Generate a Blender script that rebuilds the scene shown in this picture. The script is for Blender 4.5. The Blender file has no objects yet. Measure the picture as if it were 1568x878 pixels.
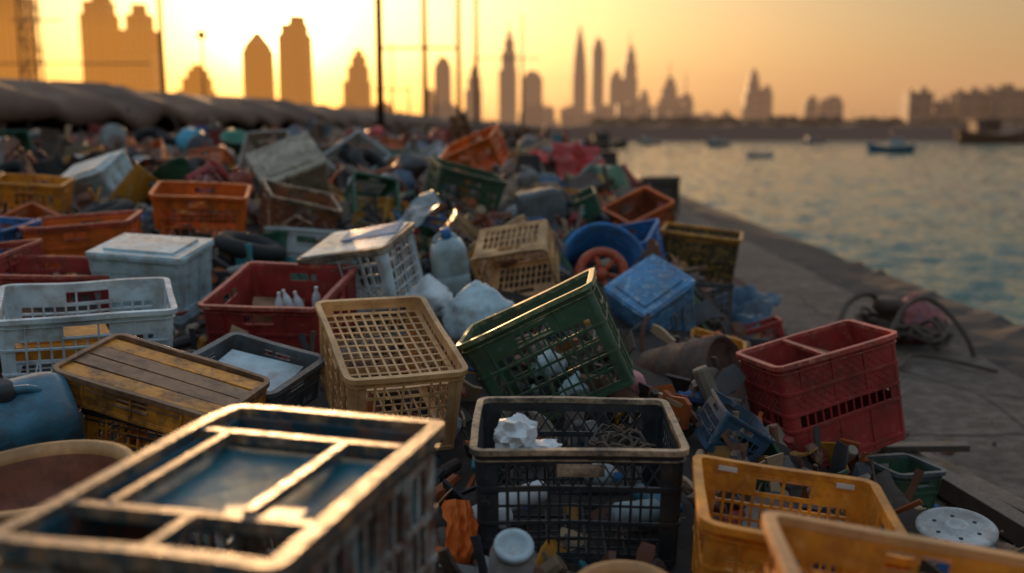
import bpy, bmesh, math, random
from math import radians, sin, cos, pi, sqrt
from mathutils import Vector, Matrix, Euler, noise
random.seed(7)
scene=bpy.context.scene
COL=scene.collection
SUN_AZ=radians(-13.3); SUN_EL=radians(6.4)

# ------------------------------------------------------------------ materials
def nt(mat):
    mat.use_nodes=True
    n=mat.node_tree.nodes; l=mat.node_tree.links
    for x in list(n): n.remove(x)
    return n,l
def ramp(n,stops,interp='LINEAR'):
    r=n.new('ShaderNodeValToRGB'); r.color_ramp.interpolation=interp
    e=r.color_ramp.elements
    e[0].position=stops[0][0]; e[0].color=stops[0][1]
    e[1].position=stops[1][0]; e[1].color=stops[1][1]
    for p,c in stops[2:]:
        q=e.new(p); q.color=c
    return r
def g(v): return (v,v,v,1)
def mixc(n,l,fac,a,b):
    m=n.new('ShaderNodeMix'); m.data_type='RGBA'
    if isinstance(fac,bpy.types.NodeSocket): l.new(fac,m.inputs[0])
    else: m.inputs[0].default_value=fac
    for i,v in ((6,a),(7,b)):
        if isinstance(v,bpy.types.NodeSocket): l.new(v,m.inputs[i])
        else: m.inputs[i].default_value=(v[0],v[1],v[2],1)
    return m.outputs[2]
def worn(name,color=None,wear=.4,dirt=.5,wearcol=(.5,.42,.33),dirtcol=(.07,.045,.03),rough=.4,scale=1.0,attr=None,bump=.25,cheap=False):
    m=bpy.data.materials.new(name); n,l=nt(m)
    out=n.new('ShaderNodeOutputMaterial'); b=n.new('ShaderNodeBsdfPrincipled'); l.new(b.outputs[0],out.inputs[0])
    tc=n.new('ShaderNodeTexCoord')
    oi=n.new('ShaderNodeObjectInfo')
    add=n.new('ShaderNodeVectorMath'); add.operation='ADD'; l.new(tc.outputs['Object'],add.inputs[0])
    sc=n.new('ShaderNodeMath'); sc.operation='MULTIPLY'; sc.inputs[1].default_value=40; l.new(oi.outputs['Random'],sc.inputs[0]); l.new(sc.outputs[0],add.inputs[1])
    P=add.outputs[0]
    if attr:
        a=n.new('ShaderNodeAttribute'); a.attribute_name=attr; base=a.outputs['Color']
    elif color is None: base=oi.outputs['Color']
    else: base=color
    def noi(s,d=4,r=.6):
        t=n.new('ShaderNodeTexNoise'); t.inputs['Scale'].default_value=s*scale; t.inputs['Detail'].default_value=min(d,2) if cheap else d; t.inputs['Roughness'].default_value=r; l.new(P,t.inputs['Vector']); return t.outputs[0]
    n1=noi(5,3); n4=noi(11,4,.75); n2=n4 if cheap else noi(30,5,.75)
    hs=n.new('ShaderNodeHueSaturation'); 
    if isinstance(base,bpy.types.NodeSocket): l.new(base,hs.inputs['Color'])
    else: hs.inputs['Color'].default_value=(*base,1)
    rr=ramp(n,[(.3,g(.6)),(.7,g(1.3))]); l.new(n1,rr.inputs[0]); l.new(rr.outputs[0],hs.inputs['Value'])
    r1=ramp(n,[(.62-.22*wear,g(0)),(.72-.12*wear,g(1))]); l.new(n2,r1.inputs[0])
    mm=n.new('ShaderNodeMath'); mm.operation='MULTIPLY'; mm.inputs[1].default_value=min(1,wear*1.3); l.new(r1.outputs[0],mm.inputs[0])
    c=mixc(n,l,mm.outputs[0],hs.outputs[0],wearcol)
    r2=ramp(n,[(.56-.25*dirt,g(0)),(.72-.2*dirt,g(1))]); l.new(n4 if not cheap else n1,r2.inputs[0])
    m2=n.new('ShaderNodeMath'); m2.operation='MULTIPLY'; m2.inputs[1].default_value=min(.95,dirt*1.5); l.new(r2.outputs[0],m2.inputs[0])
    c=mixc(n,l,m2.outputs[0],c,dirtcol)
    l.new(c,b.inputs['Base Color'])
    r3=ramp(n,[(.3,g(rough-.12)),(.7,g(min(1,rough+.25)))]); l.new(n2,r3.inputs[0]); l.new(r3.outputs[0],b.inputs['Roughness'])
    if not cheap:
        bp=n.new('ShaderNodeBump'); bp.inputs['Strength'].default_value=bump; bp.inputs['Distance'].default_value=.004
        l.new(n2,bp.inputs['Height']); l.new(bp.outputs[0],b.inputs['Normal'])
    return m
def simple(name,col,rough=.6,trans=0,metal=0,ior=1.45):
    m=bpy.data.materials.new(name); n,l=nt(m)
    out=n.new('ShaderNodeOutputMaterial'); b=n.new('ShaderNodeBsdfPrincipled'); l.new(b.outputs[0],out.inputs[0])
    t=n.new('ShaderNodeTexNoise'); t.inputs['Scale'].default_value=14; t.inputs['Detail'].default_value=3
    tc=n.new('ShaderNodeTexCoord'); l.new(tc.outputs['Object'],t.inputs['Vector'])
    c=mixc(n,l,t.outputs[0],[v*.65 for v in col],[min(1,v*1.3) for v in col]); l.new(c,b.inputs['Base Color'])
    b.inputs['Roughness'].default_value=rough; b.inputs['Metallic'].default_value=metal
    b.inputs['Transmission Weight'].default_value=trans; b.inputs['IOR'].default_value=ior
    return m

RED=(.38,.035,.03); BEI=(.74,.41,.17); GRN=(.045,.11,.06); BLK=(.025,.03,.036); YEL=(.78,.29,.02)
WHT=(.6,.7,.75); ORG=(.8,.15,.015); BLU=(.03,.17,.44); TAN=(.5,.33,.2); GRY=(.11,.13,.14)
M={}
M['obj']=worn('worn_plastic_generic',None,.25,.38,cheap=True)
M['attr']=worn('rubbish_mix',attr='Col',wear=.12,dirt=.4,rough=.55,cheap=True)
M['red']=worn('red_plastic',RED,.32,.36,wearcol=(.5,.2,.14),dirtcol=(.15,.055,.03))
M['redrim']=worn('red_plastic_rim',(.48,.07,.05),.5,.3,wearcol=(.64,.36,.24))
M['beige']=worn('beige_plastic',BEI,.25,.36,wearcol=(.8,.6,.38),dirtcol=(.32,.14,.05))
M['green']=worn('green_plastic',GRN,.32,.4,wearcol=(.17,.2,.12),dirtcol=(.08,.06,.035))
M['greenrim']=worn('green_plastic_rim',(.10,.17,.08),.7,.35,wearcol=(.48,.38,.19))
M['black']=worn('charcoal_plastic',BLK,.35,.35,wearcol=(.11,.12,.12),dirtcol=(.07,.05,.03))
M['tanrim']=worn('bleached_sunlit_rim',TAN,.5,.6,wearcol=(.62,.48,.33),dirtcol=(.06,.06,.05))  # worn, bleached tan rim with the sunlight on it put into the colour
M['yellow']=worn('yellow_plastic',YEL,.35,.45,wearcol=(.8,.48,.15),dirtcol=(.32,.10,.02))
M['rustyel']=worn('rusty_yellow_paint',(.78,.3,.03),.35,.5,wearcol=(.55,.22,.07),dirtcol=(.06,.035,.025))
M['white']=worn('white_plastic',WHT,.25,.38,wearcol=(.78,.81,.8),dirtcol=(.32,.25,.18))
M['orange']=worn('orange_plastic',ORG,.3,.36,wearcol=(.85,.32,.08),dirtcol=(.22,.07,.02))
M['blue']=worn('blue_plastic',BLU,.3,.35,wearcol=(.35,.48,.56))
M['bluew']=worn('blue_plastic_scuffed',(.07,.25,.48),.5,.38,wearcol=(.55,.64,.68),dirtcol=(.14,.12,.11))
M['teal']=worn('blue_teal_plastic',(.05,.19,.28),.3,.38,wearcol=(.2,.36,.43))
M['grey']=worn('grey_plastic',GRY,.3,.4,wearcol=(.25,.27,.28))
M['rustwht']=worn('chipped_white_paint_on_rust',(.42,.47,.46),.6,.72,wearcol=(.42,.14,.035),dirtcol=(.14,.05,.025),bump=.6)
M['rustrim']=worn('rusted_tan_frame',(.36,.18,.08),.6,.72,wearcol=(.62,.42,.26),dirtcol=(.03,.065,.08),bump=.9,rough=.36,scale=1.3)
M['darkteal']=worn('dark_teal_paint',(.012,.085,.12),.35,.5,wearcol=(.07,.2,.23),dirtcol=(.26,.08,.02))
M['glass']=worn('tinted_teal_pane',(.015,.13,.17),.3,.3,wearcol=(.06,.25,.28),dirtcol=(.02,.06,.07),rough=.3,bump=.1)
M['bag']=simple('white_plastic_film',(.72,.75,.77),.35)
M['clear']=simple('clear_plastic',(.8,.85,.85),.12,trans=.7)
M['rope']=simple('old_rope',(.10,.07,.05),.9)
M['rust']=worn('rusty_iron',(.12,.06,.035),.4,.5,wearcol=(.25,.1,.045),dirtcol=(.03,.02,.018),rough=.6)
M['rubber']=simple('black_rubber',(.02,.02,.02),.7)
M['sheet']=worn('frosted_sheet',(.46,.6,.65),.3,.4,wearcol=(.68,.74,.75),dirtcol=(.28,.22,.16),rough=.27)
M['tan']=worn('tan_plastic',(.66,.34,.13),.2,.25,wearcol=(.68,.44,.22),dirtcol=(.3,.11,.04))
M['tanin']=worn('shaded_basin_inside',(.28,.085,.04),.2,.35,wearcol=(.4,.18,.1),dirtcol=(.1,.035,.02))  # reddish brown, darkened in colour to shade the basin and bucket hollows
M['wood']=worn('weathered_wood',(.3,.15,.07),.4,.42,wearcol=(.42,.27,.15))
M['dwood']=worn('dark_timber',(.09,.06,.045),.4,.45,wearcol=(.15,.11,.08))
M['tarp']=worn('dusty_tarpaulin',(.16,.09,.06),.3,.4,wearcol=(.26,.17,.11),rough=.8,scale=.2,cheap=True)
M['label']=simple('paper_label',(.65,.62,.55),.7)

# ------------------------------------------------------------------ mesh helpers
def finish(bm,name,mats,loc=(0,0,0),rot=(0,0,0),warp=0,bevel=0,smooth=False,parent=None,link=True):
    if warp:
        o=Vector((random.random()*50,random.random()*50,0))
        for v in bm.verts:
            k=noise.noise_vector(v.co*3.0+o); v.co+=k*warp
    bmesh.ops.recalc_face_normals(bm,faces=bm.faces[:])
    me=bpy.data.meshes.new(name); bm.to_mesh(me); bm.free()
    for m in mats: me.materials.append(m)
    if smooth:
        for p in me.polygons: p.use_smooth=True
    ob=bpy.data.objects.new(name,me)
    if link: COL.objects.link(ob)
    ob.location=loc; ob.rotation_euler=[radians(a) for a in rot]
    if bevel:
        b=ob.modifiers.new('bevel','BEVEL'); b.width=bevel; b.segments=2; b.limit_method='ANGLE'; b.angle_limit=radians(40)
    if parent: ob.parent=parent
    return ob
def box(bm,c,s,mat=0,rot=None):
    M4=Matrix.Translation(c)
    if rot: M4=M4@Euler([radians(a) for a in rot]).to_matrix().to_4x4()
    M4=M4@Matrix.Diagonal((s[0],s[1],s[2],1))
    r=bmesh.ops.create_cube(bm,size=1,matrix=M4)
    for v in r['verts']:
        for f in v.link_faces: f.material_index=mat
def lathe(bm,prof,n=32,mat=0,M4=None,closed=False):
    rings=[]
    for (r,z) in prof:
        ring=[]
        for i in range(n):
            a=2*pi*i/n; p=Vector((r*cos(a),r*sin(a),z))
            if M4: p=M4@p
            ring.append(bm.verts.new(p))
        rings.append(ring)
    m=len(rings)
    for j in range(m if closed else m-1):
        A=rings[j];B=rings[(j+1)%m]
        for i in range(n):
            f=bm.faces.new((A[i],A[(i+1)%n],B[(i+1)%n],B[i])); f.material_index=mat; f.smooth=True
    return rings
def tube(bm,pts,r,n=8,mat=0):
    prev=None
    for i,p in enumerate(pts):
        p=Vector(p); a=Vector(pts[max(0,i-1)]); b=Vector(pts[min(len(pts)-1,i+1)]); t=(b-a)
        t=t.normalized() if t.length>1e-6 else Vector((0,0,1))
        q=t.to_track_quat('Z','Y'); rr=r(i) if callable(r) else r
        ring=[bm.verts.new(p+q@Vector((rr*cos(2*pi*k/n),rr*sin(2*pi*k/n),0))) for k in range(n)]
        if prev:
            for k in range(n):
                f=bm.faces.new((prev[k],prev[(k+1)%n],ring[(k+1)%n],ring[k])); f.material_index=mat; f.smooth=True
        else: bm.faces.new(ring).material_index=mat
        prev=ring
    bm.faces.new(prev).material_index=mat
def stations(L,W,r,nl,nw,post,bar,seg=4):
    st=[];cells=[]
    for side,(S,n,nx,ny,dx,dy) in enumerate([(L-2*r,nl,0,-1,1,0),(W-2*r,nw,1,0,0,1),(L-2*r,nl,0,1,-1,0),(W-2*r,nw,-1,0,0,-1)]):
        cx=nx*L/2; cy=ny*W/2
        hw=(S-2*post-(n-1)*bar)/n
        br=[-S/2,-S/2+post]; kinds=['post']
        for i in range(n):
            br.append(br[-1]+hw); kinds.append('hole')
            if i<n-1: br.append(br[-1]+bar); kinds.append('bar')
        br.append(S/2); kinds.append('post')
        for i,b in enumerate(br):
            st.append((cx+dx*b,cy+dy*b,nx,ny))
            if i<len(br)-1: cells.append((kinds[i],side,(b+br[i+1])/2,i))
        cells.append(('corner',side,0,0))
        ex=cx+dx*S/2-nx*r; ey=cy+dy*S/2-ny*r
        a0=math.atan2(ny,nx)
        for k in range(1,seg):
            a=a0+pi/2*k/seg
            st.append((ex+r*cos(a),ey+r*sin(a),cos(a),sin(a))); cells.append(('corner',side,0,0))
    return st,cells
def wrap(bm,st,zs,mask,oo,oi,taper,mat=0):
    N=len(st);R=len(zs)-1; V={}
    def P(i,j,k):
        i%=N; key=(i,j,k)
        if key not in V:
            x,y,nx,ny=st[i]; z=zs[j]; o=(oo if k==0 else oi)+taper*z
            V[key]=bm.verts.new((x+nx*o,y+ny*o,z))
        return V[key]
    S=[[mask(i,j) for j in range(R)] for i in range(N)]
    def F(*v):
        try: bm.faces.new(v).material_index=mat
        except ValueError: pass
    for i in range(N):
        for j in range(R):
            if not S[i][j]: continue
            F(P(i,j,0),P(i+1,j,0),P(i+1,j+1,0),P(i,j+1,0))
            F(P(i,j,1),P(i,j+1,1),P(i+1,j+1,1),P(i+1,j,1))
            if not S[i-1][j]: F(P(i,j,0),P(i,j+1,0),P(i,j+1,1),P(i,j,1))
            if not S[(i+1)%N][j]: F(P(i+1,j,0),P(i+1,j,1),P(i+1,j+1,1),P(i+1,j+1,0))
            if j==0 or not S[i][j-1]: F(P(i,j,0),P(i,j,1),P(i+1,j,1),P(i+1,j,0))
            if j==R-1 or not S[i][j+1]: F(P(i,j+1,0),P(i+1,j+1,0),P(i+1,j+1,1),P(i,j+1,1))
def panel(bm,xs,ys,solid,z0,z1,mat=0):
    V={}
    def P(i,j,k):
        if (i,j,k) not in V: V[(i,j,k)]=bm.verts.new((xs[i],ys[j],(z0,z1)[k]))
        return V[(i,j,k)]
    nx=len(xs)-1;ny=len(ys)-1
    s=lambda i,j: 0<=i<nx and 0<=j<ny and solid(i,j)
    for i in range(nx):
        for j in range(ny):
            if not s(i,j): continue
            fs=[(P(i,j,0),P(i+1,j,0),P(i+1,j+1,0),P(i,j+1,0)),(P(i,j,1),P(i+1,j,1),P(i+1,j+1,1),P(i,j+1,1))]
            if not s(i-1,j): fs.append((P(i,j,0),P(i,j+1,0),P(i,j+1,1),P(i,j,1)))
            if not s(i+1,j): fs.append((P(i+1,j,0),P(i+1,j+1,0),P(i+1,j+1,1),P(i+1,j,1)))
            if not s(i,j-1): fs.append((P(i,j,0),P(i+1,j,0),P(i+1,j,1),P(i,j,1)))
            if not s(i,j+1): fs.append((P(i,j+1,0),P(i+1,j+1,0),P(i+1,j+1,1),P(i,j+1,1)))
            for f in fs: bm.faces.new(f).material_index=mat
def lat(a,b,n,bar,edge):
    w=(b-a-2*edge-(n-1)*bar)/n; br=[a,a+edge]
    for i in range(n):
        br.append(br[-1]+w)
        if i<n-1: br.append(br[-1]+bar)
    br.append(b); return br
LATT=[(.03,'s'),(.03,'H'),(.02,'s'),(.045,'h'),(.008,'s'),(.045,'h'),(.008,'s'),(.045,'h'),(.03,'s')]
EURO=[(.035,'s'),(.055,'d'),(.014,'b'),(.033,'h'),(.007,'s'),(.033,'h'),(.010,'b'),(.033,'h'),(.007,'s'),(.033,'h'),(.025,'s')]
SOLID=[(.035,'s'),(.03,'H'),(.04,'s'),(.012,'b'),(.06,'s'),(.03,'t'),(.02,'s')]
GRID=[(.03,'s'),(.03,'G'),(.01,'s'),(.035,'h'),(.007,'s'),(.035,'h'),(.007,'s'),(.035,'h'),(.007,'s'),(.035,'h'),(.02,'s')]
YROW=[(.03,'s'),(.04,'H'),(.014,'s'),(.022,'h'),(.008,'b'),(.035,'h'),(.008,'s'),(.035,'h'),(.008,'b'),(.035,'h'),(.008,'s'),(.035,'h'),(.025,'s')]
def crate(L,W,H,rows=LATT,r=.028,taper=.06,nl=12,nw=8,post=.03,bar=.008,t=.004,rimw=.013,rimh=.016,ribs=True,bodymat=0,rimmat=1,hx=.06,floor=(9,7),floor2=None,lip2=True,solidfloor=False,ribstep=3):
    bm=bmesh.new()
    tot=sum(a for a,_ in rows); zs=[0]; 
    for a,_ in rows: zs.append(zs[-1]-a*H/tot)
    st,cells=stations(L-2*rimw,W-2*rimw,r,nl,nw,post,bar)
    def mask(i,j):
        k,side,c,_=cells[i]; kd=rows[j][1]
        if k in('post','corner'): return True
        if kd in('s','b','D'): return True
        if kd=='H': return abs(c)>hx
        if kd=='G': return (k=='bar') if abs(c)>hx+.01 else False
        if kd=='h': return k=='bar'
        if kd=='d': return False
        if kd=='t': return not(k=='hole')
        return True
    wrap(bm,st,zs,mask,0,-t,taper,bodymat)
    wrap(bm,st,[.003,-rimh],lambda i,j:True,rimw,-t-.002,0,rimmat)
    if lip2:
        wrap(bm,st,[-rimh-.016,-rimh-.020],lambda i,j:True,rimw*.55,-.001,taper,rimmat)
    if ribs:
        wrap(bm,st,[-rimh-.002,-H+.004],lambda i,j: cells[i][0]=='bar' and cells[i][3]%(2*ribstep)==2,.007,-.001,taper,bodymat)
        for j,(a,kd) in enumerate(rows):
            if kd=='b': wrap(bm,st,[zs[j],zs[j+1]],lambda i,jj:True,.006,-.001,taper,bodymat)
        for j,(a,kd) in enumerate(rows):
            if kd in('H','G'):
                wrap(bm,st,[zs[j]+.009,zs[j]+.003],lambda i,jj:abs(cells[i][2])<hx+.02 and cells[i][0] in('hole','bar'),.008,-.001,taper,rimmat)
                wrap(bm,st,[zs[j+1]-.003,zs[j+1]-.009],lambda i,jj:abs(cells[i][2])<hx+.02 and cells[i][0] in('hole','bar'),.008,-.001,taper,rimmat)
    wrap(bm,st,[-H+.016,-H],lambda i,j:True,.004,-t-.001,taper,bodymat)
    wrap(bm,st,[-rimh,-H+.01],lambda i,j:cells[i][0]=='corner',.0035,-.001,taper,bodymat)
    for j,(a,kd) in enumerate(rows):
        if kd in 'dD':
            za,zb=zs[j],zs[j+1]
            for (S,nx,ny,dx,dy,D) in [(L,0,-1,1,0,W),(W,1,0,0,1,L),(L,0,1,-1,0,W),(W,-1,0,0,-1,L)]:
                span=S-2*rimw-2*r-2*post; hh=za-zb
                nr=2 if kd=='D' else 1; hh/=nr
                n=max(3,round(span/(hh*(.62 if nr==1 else 1.0)))); w=span/n
                for rr_ in range(nr):
                  zc=za-hh*(rr_+.5)
                  for q in range(n):
                    for sgn in(1,-1):
                        o=D/2-rimw+taper*zc+(-t/2 if kd=='d' else .001)
                        cx=nx*o+dx*(-span/2+w*(q+.5)); cy=ny*o+dy*(-span/2+w*(q+.5))
                        ln=sqrt(w*w+hh*hh); ang=math.atan2(hh,w)*sgn
                        Mx=Matrix.Translation((cx,cy,zc))@Matrix(((dx,nx,0,0),(dy,ny,0,0),(0,0,1,0),(0,0,0,1)))@Matrix.Rotation(-ang,4,'Y')@Matrix.Diagonal((ln,.003 if sgn>0 else .0036,.005 if nr==1 else .0035,1))
                        bmesh.ops.create_cube(bm,size=1,matrix=Mx)
    il=L/2-rimw-t-taper*H; iw=W/2-rimw-t-taper*H
    def fl(z,n,bw,k):
        e=k; xs=lat(-il-e,il+e,n[0],bw,.02); ys=lat(-iw-e,iw+e,n[1],bw,.02)
        nxx=len(xs)-1; nyy=len(ys)-1
        def so(i,j):
            ho=lambda q,N: 0<q<N-1 and q%2==1
            return solidfloor or not(ho(i,nxx) and ho(j,nyy))
        panel(bm,xs,ys,so,z,z-.005,bodymat)
    fl(-H+.012,floor,.008,0)
    if floor2: fl(floor2,(floor[0]+2,floor[1]),.009,taper*(H+floor2)-.001)
    return bm
def vjug(bm,w,d,h,M4=None,mat=0,capmat=1):
    secs=[(.0,.85),(.02,.97),(.06,1),(.32,1),(.34,.96),(.36,1),(.62,1),(.74,.97),(.84,.8),(.9,.5),(.93,.26)]
    rings=[]
    for f,s in secs:
        ring=[]
        for k in range(24):
            a=2*pi*k/24; c,s_=cos(a),sin(a); e=.35
            x=w/2*s*(abs(c)**e)*(1 if c>0 else -1); y=d/2*s*(abs(s_)**e)*(1 if s_>0 else -1)
            p=Vector((x,y,f*h)); 
            if M4: p=M4@p
            ring.append(bm.verts.new(p))
        rings.append(ring)
    for A,B in zip(rings,rings[1:]):
        for k in range(24):
            f=bm.faces.new((A[k],A[(k+1)%24],B[(k+1)%24],B[k])); f.material_index=mat; f.smooth=True
    bm.faces.new(rings[0]).material_index=mat; bm.faces.new(rings[-1]).material_index=mat
    T=M4 or Matrix(); q=min(1,w/.2)
    lathe(bm,[(0.0001,.98*h+.03*q),(.028*q,.98*h+.03*q),(.03*q,.98*h),(.03*q,.92*h),(.022*q,.90*h)],16,capmat,T)
    pts=[T@Vector((w*.30*cos(a)-w*.05,0,h*.86+h*.14*sin(a))) for a in [pi*k/8 for k in range(9)]]
    tube(bm,pts,.013*q,8,mat)
def bottle(bm,r,h,M4=None,mat=0,cap=1):
    lathe(bm,[(.0001,0),(r*.8,0),(r,r*.3),(r,h*.3),(r*.94,h*.33),(r,h*.36),(r,h*.62),(r*.8,h*.75),(r*.38,h*.88),(r*.36,h*.94)],20,mat,M4)
    lathe(bm,[(r*.42,h*.92),(r*.42,h),(.0001,h)],16,cap,M4)
def bagmesh(r,seed,squash=.7,sub=4,tie=True):
    bm=bmesh.new(); bmesh.ops.create_icosphere(bm,subdivisions=sub,radius=r)
    o=Vector((seed*3.1,seed*1.7,0))
    for v in bm.verts:
        d=v.co.normalized()
        k=noise.noise(d*1.6+o)*.25+abs(noise.noise(d*4+o))*.18+abs(noise.noise(d*9+o))*.10
        v.co=d*r*(.85+k); v.co.z*=squash
        if tie and d.z>.8:
            q=(d.z-.8)/.2; v.co.x*=1-q*.6; v.co.y*=1-q*.6; v.co.z+=r*.25*q
    for f in bm.faces: f.smooth=True
    return bm
def basin(bm,R,H,mat=0,inmat=0,t=.006,rim=.018):
    lathe(bm,[(R*.72,-H),(R*.9,-H*.4),(R,0),(R+rim,.002),(R+rim,.012),(R-.004,.014),(R-.008,-.02)],48,mat)
    lathe(bm,[(R-.008,-.02),(R*.9-t,-H*.4),(R*.72-t,-H+t),(.0001,-H+t)],48,inmat)
    lathe(bm,[(.0001,-H),(R*.72,-H)],48,mat)

# ------------------------------------------------------------------ terrain height of the heap
def ss(a,b,x):
    t=max(0,min(1,(x-a)/(b-a))); return t*t*(3-2*t)
def heap(x,y):
    H=.40+.22*ss(2,5,y)+.30*ss(4.5,8,y)+.15*ss(8,16,y)
    e=2.05+.027*y
    s=ss(0,1.5+.02*y,e-x)
    l=.12*ss(.5,2.5,-x)*ss(3,6,y)
    return (H+l)*s+ .12*noise.noise(Vector((x*.9,y*.9,0)))*s -.04*(1-s)
def setup_heap_mesh(bm):
    xs=[-14+ i*.25 for i in range(int(18.5/.25)+1)]
    ys=[-1.5+j*.25 for j in range(60)]+[13.5+j*1.2 for j in range(70)]
    V=[]
    for y in ys:
        V.append([bm.verts.new((x,y,heap(x,y)-.06+.05*noise.noise(Vector((x*5,y*5,2))))) for x in xs])
    for j in range(len(ys)-1):
        for i in range(len(xs)-1):
            bm.faces.new((V[j][i],V[j][i+1],V[j+1][i+1],V[j+1][i]))

# ------------------------------------------------------------------ ground, quay, water
def edge(y): return 3.32+.014*y
def conc_mat():
    m=bpy.data.materials.new('quay_concrete'); n,l=nt(m)
    out=n.new('ShaderNodeOutputMaterial'); b=n.new('ShaderNodeBsdfPrincipled'); l.new(b.outputs[0],out.inputs[0])
    tc=n.new('ShaderNodeTexCoord')
    def noi(s,d=5):
        t=n.new('ShaderNodeTexNoise'); t.inputs['Scale'].default_value=s; t.inputs['Detail'].default_value=d; t.inputs['Roughness'].default_value=.65; l.new(tc.outputs['Object'],t.inputs['Vector']); return t
    a=noi(.9); c=noi(9); f=noi(60,3)
    r=ramp(n,[(.3,(.12,.092,.073,1)),(.7,(.28,.215,.17,1))]); l.new(a.outputs[0],r.inputs[0])
    r2=ramp(n,[(.42,(.4,.38,.35,1)),(.62,(1,1,1,1))]); l.new(c.outputs[0],r2.inputs[0])
    mm=n.new('ShaderNodeMix'); mm.data_type='RGBA'; mm.blend_type='MULTIPLY'; mm.inputs[0].default_value=.8; l.new(r.outputs[0],mm.inputs[6]); l.new(r2.outputs[0],mm.inputs[7])
    vo=n.new('ShaderNodeTexVoronoi'); vo.feature='DISTANCE_TO_EDGE'; vo.inputs['Scale'].default_value=.8
    w=n.new('ShaderNodeMix'); w.data_type='VECTOR'; w.inputs[0].default_value=.12; l.new(tc.outputs['Object'],w.inputs[4]); n5=noi(3); l.new(n5.outputs['Color'],w.inputs[5]); l.new(w.outputs[1],vo.inputs['Vector'])
    cr=ramp(n,[(0,g(.2)),(.014,g(1))]); l.new(vo.outputs[0],cr.inputs[0])
    m3=n.new('ShaderNodeMix'); m3.data_type='RGBA'; m3.blend_type='MULTIPLY'; m3.inputs[0].default_value=.9; l.new(mm.outputs[2],m3.inputs[6]); l.new(cr.outputs[0],m3.inputs[7])
    l.new(m3.outputs[2],b.inputs['Base Color']); b.inputs['Roughness'].default_value=.7
    bp=n.new('ShaderNodeBump'); bp.inputs['Strength'].default_value=1; bp.inputs['Distance'].default_value=.03
    ad=n.new('ShaderNodeMath'); l.new(c.outputs[0],ad.inputs[0]); l.new(f.outputs[0],ad.inputs[1])
    a2=n.new('ShaderNodeMath'); l.new(ad.outputs[0],a2.inputs[0]); l.new(cr.outputs[0],a2.inputs[1]); l.new(a2.outputs[0],bp.inputs['Height']); l.new(bp.outputs[0],b.inputs['Normal'])
    return m
M['conc']=conc_mat()
bm=bmesh.new()
ys=[-20,-10]+[i*.5 for i in range(0,60)]+[30+i*6 for i in range(100)]
prev=None
for y in ys:
    j=.05*noise.noise(Vector((0,y*.9,3)))+.02*noise.noise(Vector((0,y*5,3)))
    ex=edge(y)+j
    row=[bm.verts.new(p) for p in [(-3000,y,0),(-20,y,0),(2,y,0),(ex-.07,y,0.0),(ex,y,-.05+j*.3),(ex+.01,y,-2.5)]]
    if prev:
        for k in range(5): bm.faces.new((prev[k],prev[k+1],row[k+1],row[k]))
    prev=row
finish(bm,'quay_ground',[M['conc']])
def water_mat():
    m=bpy.data.materials.new('harbour_water'); n,l=nt(m)
    out=n.new('ShaderNodeOutputMaterial'); b=n.new('ShaderNodeBsdfPrincipled'); l.new(b.outputs[0],out.inputs[0])
    b.inputs['Base Color'].default_value=(.035,.12,.10,1); b.inputs['Roughness'].default_value=.07; b.inputs['IOR'].default_value=1.33
    tc=n.new('ShaderNodeTexCoord'); mp=n.new('ShaderNodeMapping'); mp.inputs['Scale'].default_value=(.6,1.3,1); l.new(tc.outputs['Object'],mp.inputs[0])
    t=n.new('ShaderNodeTexNoise'); t.inputs['Scale'].default_value=5; t.inputs['Detail'].default_value=2; t.inputs['Distortion'].default_value=.8; l.new(mp.outputs[0],t.inputs['Vector'])
    bp=n.new('ShaderNodeBump'); bp.inputs['Strength'].default_value=1; bp.inputs['Distance'].default_value=.10; l.new(t.outputs[0],bp.inputs['Height']); l.new(bp.outputs[0],b.inputs['Normal'])
    return m
bm=bmesh.new()
def wave(x,y):
    a=noise.noise(Vector((x*.55+y*.25,y*1.15-x*.2,0)))
    b_=noise.noise(Vector((x*1.3-y*.3,y*2.4+x*.4,7)))
    c=noise.noise(Vector((x*.12,y*.25,3)))
    return (.5-abs(a))*.20+(.5-abs(b_))*.09+c*.10
xs=[2.4]; 
while xs[-1]<700: xs.append(xs[-1]+max(.12,(xs[-1]-2)*.018))
ys=[-12]
while ys[-1]<262: ys.append(ys[-1]+(.4 if ys[-1]<4 else max(.11,ys[-1]*.012)))
V=[[bm.verts.new((x,y,-1.1+wave(x,y))) for x in xs] for y in ys]
for j in range(len(ys)-1):
    for i in range(len(xs)-1):
        f=bm.faces.new((V[j][i],V[j][i+1],V[j+1][i+1],V[j+1][i])); f.smooth=True
vs=[bm.verts.new(p) for p in[(2,-60,-1.35),(4000,-60,-1.35),(4000,6000,-1.35),(2,6000,-1.35)]]; bm.faces.new(vs)
finish(bm,'water',[water_mat()])
land=simple('far_land',(.12,.09,.07),.9)
bm=bmesh.new()
vs=[bm.verts.new(p) for p in[(-4000,620,.4),(4000,620,.4),(4000,6000,.4),(-4000,6000,.4)]]; bm.faces.new(vs)
finish(bm,'far_shore_ground',[land])
bm=bmesh.new(); prev=None
for i in range(260):
    x=9+i*2.2; nz=noise.noise(Vector((x*.12,0,0)))*.7+noise.noise(Vector((x*.6,4,0)))*.5
    row=[bm.verts.new(p) for p in[(x,260+nz,-1.5),(x,266+nz,1.9+nz*.4),(x,268,3.0+nz),(x,280,3.2+nz*.6),(x,340,2.6),(x,342,-1.5)]]
    if prev:
        for k in range(5): bm.faces.new((prev[k],prev[k+1],row[k+1],row[k]))
    else: bm.faces.new(row)
    prev=row
finish(bm,'breakwater',[simple('breakwater_rock',(.07,.055,.05),.9)])

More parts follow.
